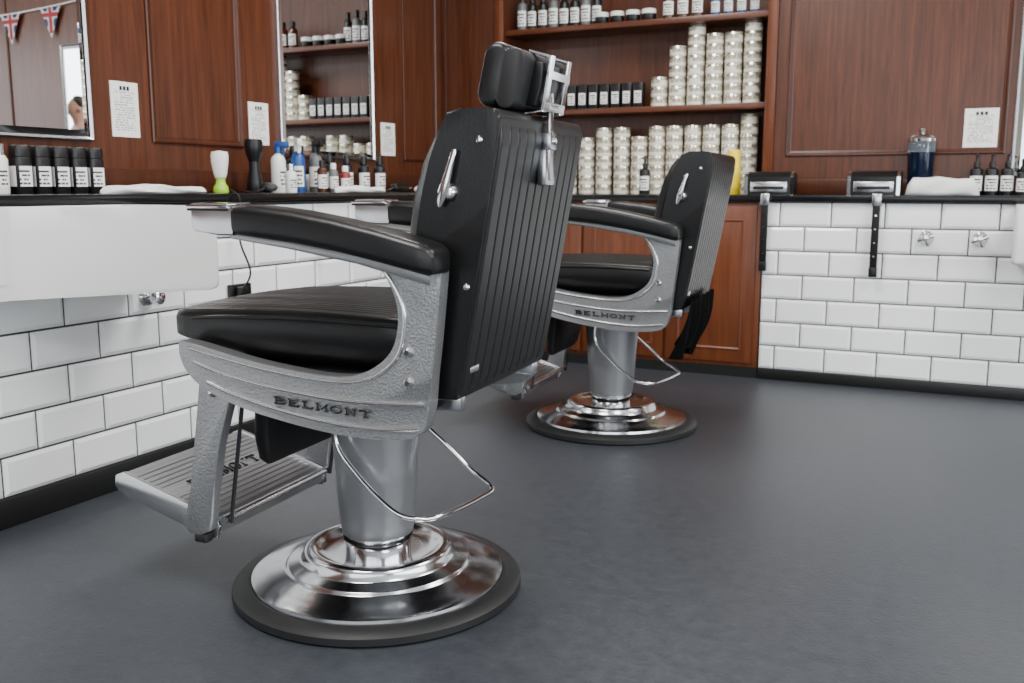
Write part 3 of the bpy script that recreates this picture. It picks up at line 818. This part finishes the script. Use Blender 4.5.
b=pump('pump_bottle',.026,.13,M_black,M_labx,'Y'); T(b,'dark pump bottle with white label on the worktop','bottle','dark bottles by the notice'); b.location=(-.035,4.79,.8685)
for i in range(1,3): dup(b,(-.035+i*.062,4.79,.8685))
b=pump('pump_bottle',.026,.11,M_black,M_labx,'Y'); T(b,'short dark pump bottle with white label on the worktop','bottle'); b.location=(.15,4.77,.8685)

# left worktop: tall square-shouldered bottles
rings=[[(q[0],q[1],z) for q in rrect(w,w,w*.28,5)] for z,w in ((0,.048),(.003,.052),(.104,.052),(.109,.050),(.110,.047))]
bx=loft('square_bottle',rings,M_black,None)
loft('cap',[[(q[0],q[1],z) for q in rrect(w,w,w*.28,5)] for z,w in ((.110,.047),(.111,.051),(.141,.051),(.144,.048))],M_black,bx)
bm=bmesh.new(); add_box(bm,.0261,.0269,-.019,.019,.022,.082)
add_box(bm,-.019,.019,-.0269,-.0261,.022,.082)
obj_from_bm('label',bm,M_lab,bx,smooth=False)
T(bx,'tall black bottle with black cap and white printed label','bottle','black bottles below the mirror')
bx.location=(-2.60,1.985,.8825); bx.rotation_euler=(0,0,R(-8))
for i in range(1,5): dup(bx,(-2.60,1.985+i*.0665,.8825))
b=bottle('cream_bottle',[(0,0),(.026,0),(.028,.004),(.028,.10),(.02,.115)],M_white,[(.018,.113),(.022,.113),(.022,.145),(0,.147)],M_chromeb,(.02,.08,.0286),M_lab,'X')
T(b,'white bottle with silver cap beside the black bottles','bottle'); b.location=(-2.60,1.91,.8825)
b=lathe('shaving_brush',[(0,0),(.026,0),(.028,.004),(.026,.02),(.017,.035),(.016,.048),(.021,.055)],M_green,28)
lathe('bristles',[(.018,.05),(.024,.07),(.030,.11),(.031,.13),(.028,.146),(0,.150)],M_towel,28,b)
T(b,'shaving brush with pale bristles and lime green handle','brush'); b.location=(-2.48,2.70,.8825)
def spray(name,rad,h,m,cm,loc,label,rz=0):
    r=bottle(name,[(0,0),(rad*.96,0),(rad,.004),(rad,h*.7),(rad*.8,h*.78),(rad*.4,h*.84),(rad*.4,h*.9)],m,[(rad*.4,h*.86),(rad*.5,h*.86),(rad*.5,h),(0,h)],cm,(h*.12,h*.55,rad+.0008),M_lab,'X')
    bm=bmesh.new(); add_box(bm,-.012,.045,-.01,.01,h*.98,h*1.12,.004,2); add_box(bm,.02,.028,-.006,.006,h*.82,h*.99,.002,1)
    obj_from_bm('trigger_head',bm,cm,r)
    T(r,label,'spray bottle'); r.location=loc; r.rotation_euler=(0,0,R(rz)); return r
b=lathe('neck_duster',[(0,0),(.028,0),(.032,.01),(.028,.05),(.020,.09),(.020,.12)],M_black,24)
lathe('duster_bristles',[(.021,.12),(.032,.15),(.036,.19),(.032,.205),(0,.208)],M_black,24,b)
T(b,'black neck duster brush standing on the worktop','brush'); b.location=(-2.58,3.00,.8825)
spray('spray_bottle',.030,.18,M_white,M_blue,(-2.56,3.12,.8825),'white and blue spray bottle on the worktop',20)
spray('spray_bottle',.028,.19,M_blue,M_white,(-2.50,3.17,.8825),'blue spray bottle with white trigger on the worktop',-40)
spray('spray_bottle',.030,.17,M_black,M_black,(-2.58,3.24,.8825),'black spray bottle with trigger on the worktop',60)
spray('spray_bottle',.028,.19,M_grey,M_black,(-2.52,3.31,.8825),'grey spray bottle with black trigger on the worktop',-10)
b=shampoo('bottle',.026,.13,M_black,M_black,M_lab,'X',.03); T(b,'black bottle with white label on the worktop','bottle','black bottles below the second mirror'); b.location=(-2.56,3.46,.8825)
for i in range(1,7): dup(b,(-2.56+(.045 if i%2 else 0),3.46+i*.064,.8825))
for nm,rad,hh,m1,m2,lb,loc in (('bottle',.022,.09,M_red,M_white,'small red bottle with white cap on the worktop',(-2.45,3.42,.8825)),
    ('bottle',.022,.09,M_white,M_chromeb,'small white bottle with silver cap on the worktop',(-2.45,3.06,.8825)),
    ('bottle',.020,.11,M_amber,M_black,'small amber bottle with black cap on the worktop',(-2.45,3.26,.8825)),
    ('bottle',.024,.08,M_white,M_black,'short white bottle with black cap on the worktop',(-2.60,3.37,.8825)),
    ('bottle',.020,.10,M_grey,M_white,'small grey bottle with white cap on the worktop',(-2.46,3.35,.8825))):
    b=shampoo(nm,rad,hh,m1,m2,M_lab,'X',.02); T(b,lb,'bottle'); b.location=loc
def clipper(loc,rz,label):
    r=empty('hair_clipper',loc,rz)
    rings=[]
    for x_,w,h in ((-.075,.02,.018),(-.07,.034,.028),(-.03,.042,.036),(.03,.040,.034),(.06,.044,.028),(.072,.044,.014)):
        rings.append([(x_,q[0],.02+q[1]) for q in rrect(w,h,min(w,h)*.4,4)])
    loft('body',rings,M_black,r)
    box('blade',.07,.09,-.022,.022,.014,.024,M_chrome,.002,r)
    tube('cord',catmull([(-.075,0,.02),(-.10,.02,.006),(-.09,.06,.005),(-.12,.07,.005)],6),.003,M_black,r,6)
    T(r,label,'hair clipper')
clipper((-2.43,2.90,.8825),R(120),'black electric hair clipper with metal blade')
clipper((-2.42,3.80,.8825),R(100),'black electric hair clipper lying on the worktop')

# bunting
bu=empty('bunting',(0,0,0))
tube('string',catmull([(.25,YU-.02,2.16),(.52,YU-.02,2.14),(.93,YU-.02,2.12),(1.4,YU-.02,2.12),(1.9,YU-.02,2.18)],6),.004,M_white,bu,6)
M_fb=mat('flag_blue',(.010,.016,.08),.8); M_fr=mat('flag_red',(.25,.015,.02),.8); M_fw=mat('flag_white',(.50,.48,.44),.8)
def tri(name,pts,y,m,par):
    bm=bmesh.new(); bm.faces.new([bm.verts.new((p[0],y,p[1])) for p in pts]); return obj_from_bm(name,bm,m,par,smooth=False)
for i,(x,zt) in enumerate(((.52,2.136),(.93,2.118),(1.34,2.118),(1.75,2.15))):
    s=.80
    f=tri('flag',[(x-.13*s,zt),(x+.13*s,zt),(x,zt-.26*s)],YU-.022,M_fb,bu)
    tri('white_cross',[(x-.034*s,zt),(x+.034*s,zt),(x+.034*s,zt-.19*s),(x,zt-.26*s),(x-.034*s,zt-.19*s)],YU-.024,M_fw,f)
    tri('white_bar',[(x-.112*s,zt-.035*s),(x+.112*s,zt-.035*s),(x+.082*s,zt-.095*s),(x-.082*s,zt-.095*s)],YU-.0242,M_fw,f)
    tri('white_diagonal',[(x-.13*s,zt),(x-.105*s,zt),(x+.045*s,zt-.17*s),(x+.032*s,zt-.195*s)],YU-.0238,M_fw,f)
    tri('white_diagonal',[(x+.13*s,zt),(x+.105*s,zt),(x-.045*s,zt-.17*s),(x-.032*s,zt-.195*s)],YU-.0239,M_fw,f)
    tri('red_cross',[(x-.019*s,zt),(x+.019*s,zt),(x+.019*s,zt-.22*s),(x-.019*s,zt-.22*s)],YU-.026,M_fr,f)
    tri('red_bar',[(x-.106*s,zt-.047*s),(x+.106*s,zt-.047*s),(x+.088*s,zt-.083*s),(x-.088*s,zt-.083*s)],YU-.0262,M_fr,f)
T(bu,'string of triangular union flag bunting on the panelling','bunting')

# ------------------------------------------------------------------ person standing by the window (seen through the mirrors)
M_skin=mat('skin',(.48,.26,.18),.5); M_shirt=mat('blue_shirt',(.06,.09,.16),.8); M_trou=mat('dark_trousers',(.02,.02,.025),.8)
M_hair=mat('dark_hair',(.03,.018,.01),.6); M_shoe=mat('black_shoe',(.01,.01,.01),.4); M_eye=mat('eye_white',(.7,.7,.7),.3)
def skinned(name,verts,edges,m,parent,sub=2,root=0):
    me=bpy.data.meshes.new(name); me.from_pydata([v[0] for v in verts],edges,[]); me.materials.append(m)
    o=bpy.data.objects.new(name,me); COL.objects.link(o); o.parent=parent
    sk=o.modifiers.new('skin','SKIN'); sk.use_smooth_shade=True
    if not me.skin_vertices: return o
    d=me.skin_vertices[0].data
    for i,v in enumerate(verts):
        r=v[1]; d[i].radius=(r,r) if isinstance(r,(int,float)) else r; d[i].use_root=(i==root)
    sb=o.modifiers.new('sub','SUBSURF'); sb.levels=sub; sb.render_levels=sub
    return o
pr=empty('person',(2.55,2.95,0),R(150))
V=[((0,0,.95),(.15,.11)),((0,0,1.12),(.135,.10)),((0,0,1.32),(.165,.11)),((0,0,1.43),(.12,.085)),((0,0.005,1.50),.055),((0,-.005,1.57),.062),((0,-.012,1.64),(.074,.090)),((0,-.005,1.71),(.070,.085)),((0,.0,1.75),(.045,.055)),((0,-.105,1.635),.012)]
E=[(0,1),(1,2),(2,3),(3,4),(4,5),(5,6),(6,7),(7,8),(6,9)]
for s in (-1,1):
    n0=len(V); V+=[((s*.17,0,1.41),.058),((s*.225,.01,1.15),.042),((s*.24,-.04,.93),.030),((s*.24,-.055,.87),(.022,.034))]
    E+=[(3,n0),(n0,n0+1),(n0+1,n0+2),(n0+2,n0+3)]
    for dy,ln in ((-.030,.070),(-.010,.080),(.010,.074),(.028,.060)):
        q=len(V); V+=[((s*.242,-.055+dy,.835),.0085),((s*.236,-.055+dy*1.1,.835-ln*.55),.008),((s*.225,-.057+dy*1.1,.835-ln),.007)]; E+=[(n0+3,q),(q,q+1),(q+1,q+2)]
    q=len(V); V+=[((s*.228,-.10,.86),.009),((s*.218,-.115,.825),.008)]; E+=[(n0+3,q),(q,q+1)]
    q=len(V); V+=[((s*.095,0,.86),.085),((s*.105,-.01,.50),.055),((s*.11,.01,.12),.036),((s*.11,-.03,.05),.036),((s*.115,-.14,.035),.032)]
    E+=[(0,q),(q,q+1),(q+1,q+2),(q+2,q+3),(q+3,q+4)]
skinned('body',V,E,M_skin,pr)
V=[((0,0,.93),(.165,.125)),((0,0,1.12),(.152,.117)),((0,0,1.32),(.180,.125)),((0,0,1.43),(.125,.095)),((0,0,1.475),.066)]; E=[(0,1),(1,2),(2,3),(3,4)]
for s in (-1,1):
    n0=len(V); V+=[((s*.175,0,1.41),.070),((s*.227,.01,1.16),.054),((s*.236,-.02,1.04),.048)]; E+=[(3,n0),(n0,n0+1),(n0+1,n0+2)]
skinned('shirt',V,E,M_shirt,pr)
V=[((0,0,.96),(.160,.122))]; E=[]
for s in (-1,1):
    q=len(V); V+=[((s*.095,0,.86),.100),((s*.105,-.01,.50),.070),((s*.11,.01,.10),.056)]; E+=[(0,q),(q,q+1),(q+1,q+2)]
skinned('trousers',V,E,M_trou,pr)
for s in (-1,1):
    skinned('shoe',[((s*.11,.02,.05),.048),((s*.112,-.07,.045),.044),((s*.115,-.16,.036),.036)],[(0,1),(1,2)],M_shoe,pr)
    lathe('eye',[(0,.008),(.006,.006),(.009,0),(.006,-.006),(0,-.008)],M_eye,12,pr,(s*.030,-.092,1.655),'Y')
    lathe('ear',[(0,.012),(.016,.008),(.02,0),(.012,-.008),(0,-.01)],M_skin,12,pr,(s*.080,.0,1.645),'X')
box('mouth',-.022,.022,-.097,-.090,1.593,1.600,M_red,.002,pr)
skinned('hair',[((0,.045,1.66),(.082,.07)),((0,.015,1.73),(.086,.075)),((0,-.045,1.765),(.06,.035))],[(0,1),(1,2)],M_hair,pr)
T(pr,'person with short dark hair in blue shirt, standing by the window','person')

# ------------------------------------------------------------------ light
w=bpy.data.worlds.new('World'); bpy.context.scene.world=w; w.use_nodes=True
w.node_tree.nodes['Background'].inputs[0].default_value=(.82,.91,1,1); w.node_tree.nodes['Background'].inputs[1].default_value=1.4
def area(name,loc,rot,sx,sy,power,col):
    l=bpy.data.lights.new(name,'AREA'); l.shape='RECTANGLE'; l.size=sx; l.size_y=sy; l.energy=power; l.color=col
    o=bpy.data.objects.new(name,l); o.location=loc; o.rotation_euler=rot; COL.objects.link(o); return o
area('window_daylight',(.5,YN-.15,1.5),(R(90),0,0),4.8,2.0,80,(.92,.96,1))
area('window_daylight',(XR+.15,1.0,1.55),(R(90),0,R(90)),5.0,1.9,200,(.91,.955,1))
for x,y in ((-1.3,.6),(-1.3,3.2),(1.0,.6),(1.0,3.2)):
    area('ceiling_lamp',(x,y,ZC-.03),(0,0,0),.9,.9,64,(1,.97,.93))

cam=bpy.data.cameras.new('camera'); cam.sensor_width=36; cam.lens=960/1024*36
cam.dof.use_dof=True; cam.dof.focus_distance=2.1; cam.dof.aperture_fstop=5.6
co=bpy.data.objects.new('camera',cam); COL.objects.link(co)
co.location=(0,0,.9); co.rotation_euler=(R(90)-math.atan(153.5/960),0,R(25.9))
bpy.context.scene.camera=co
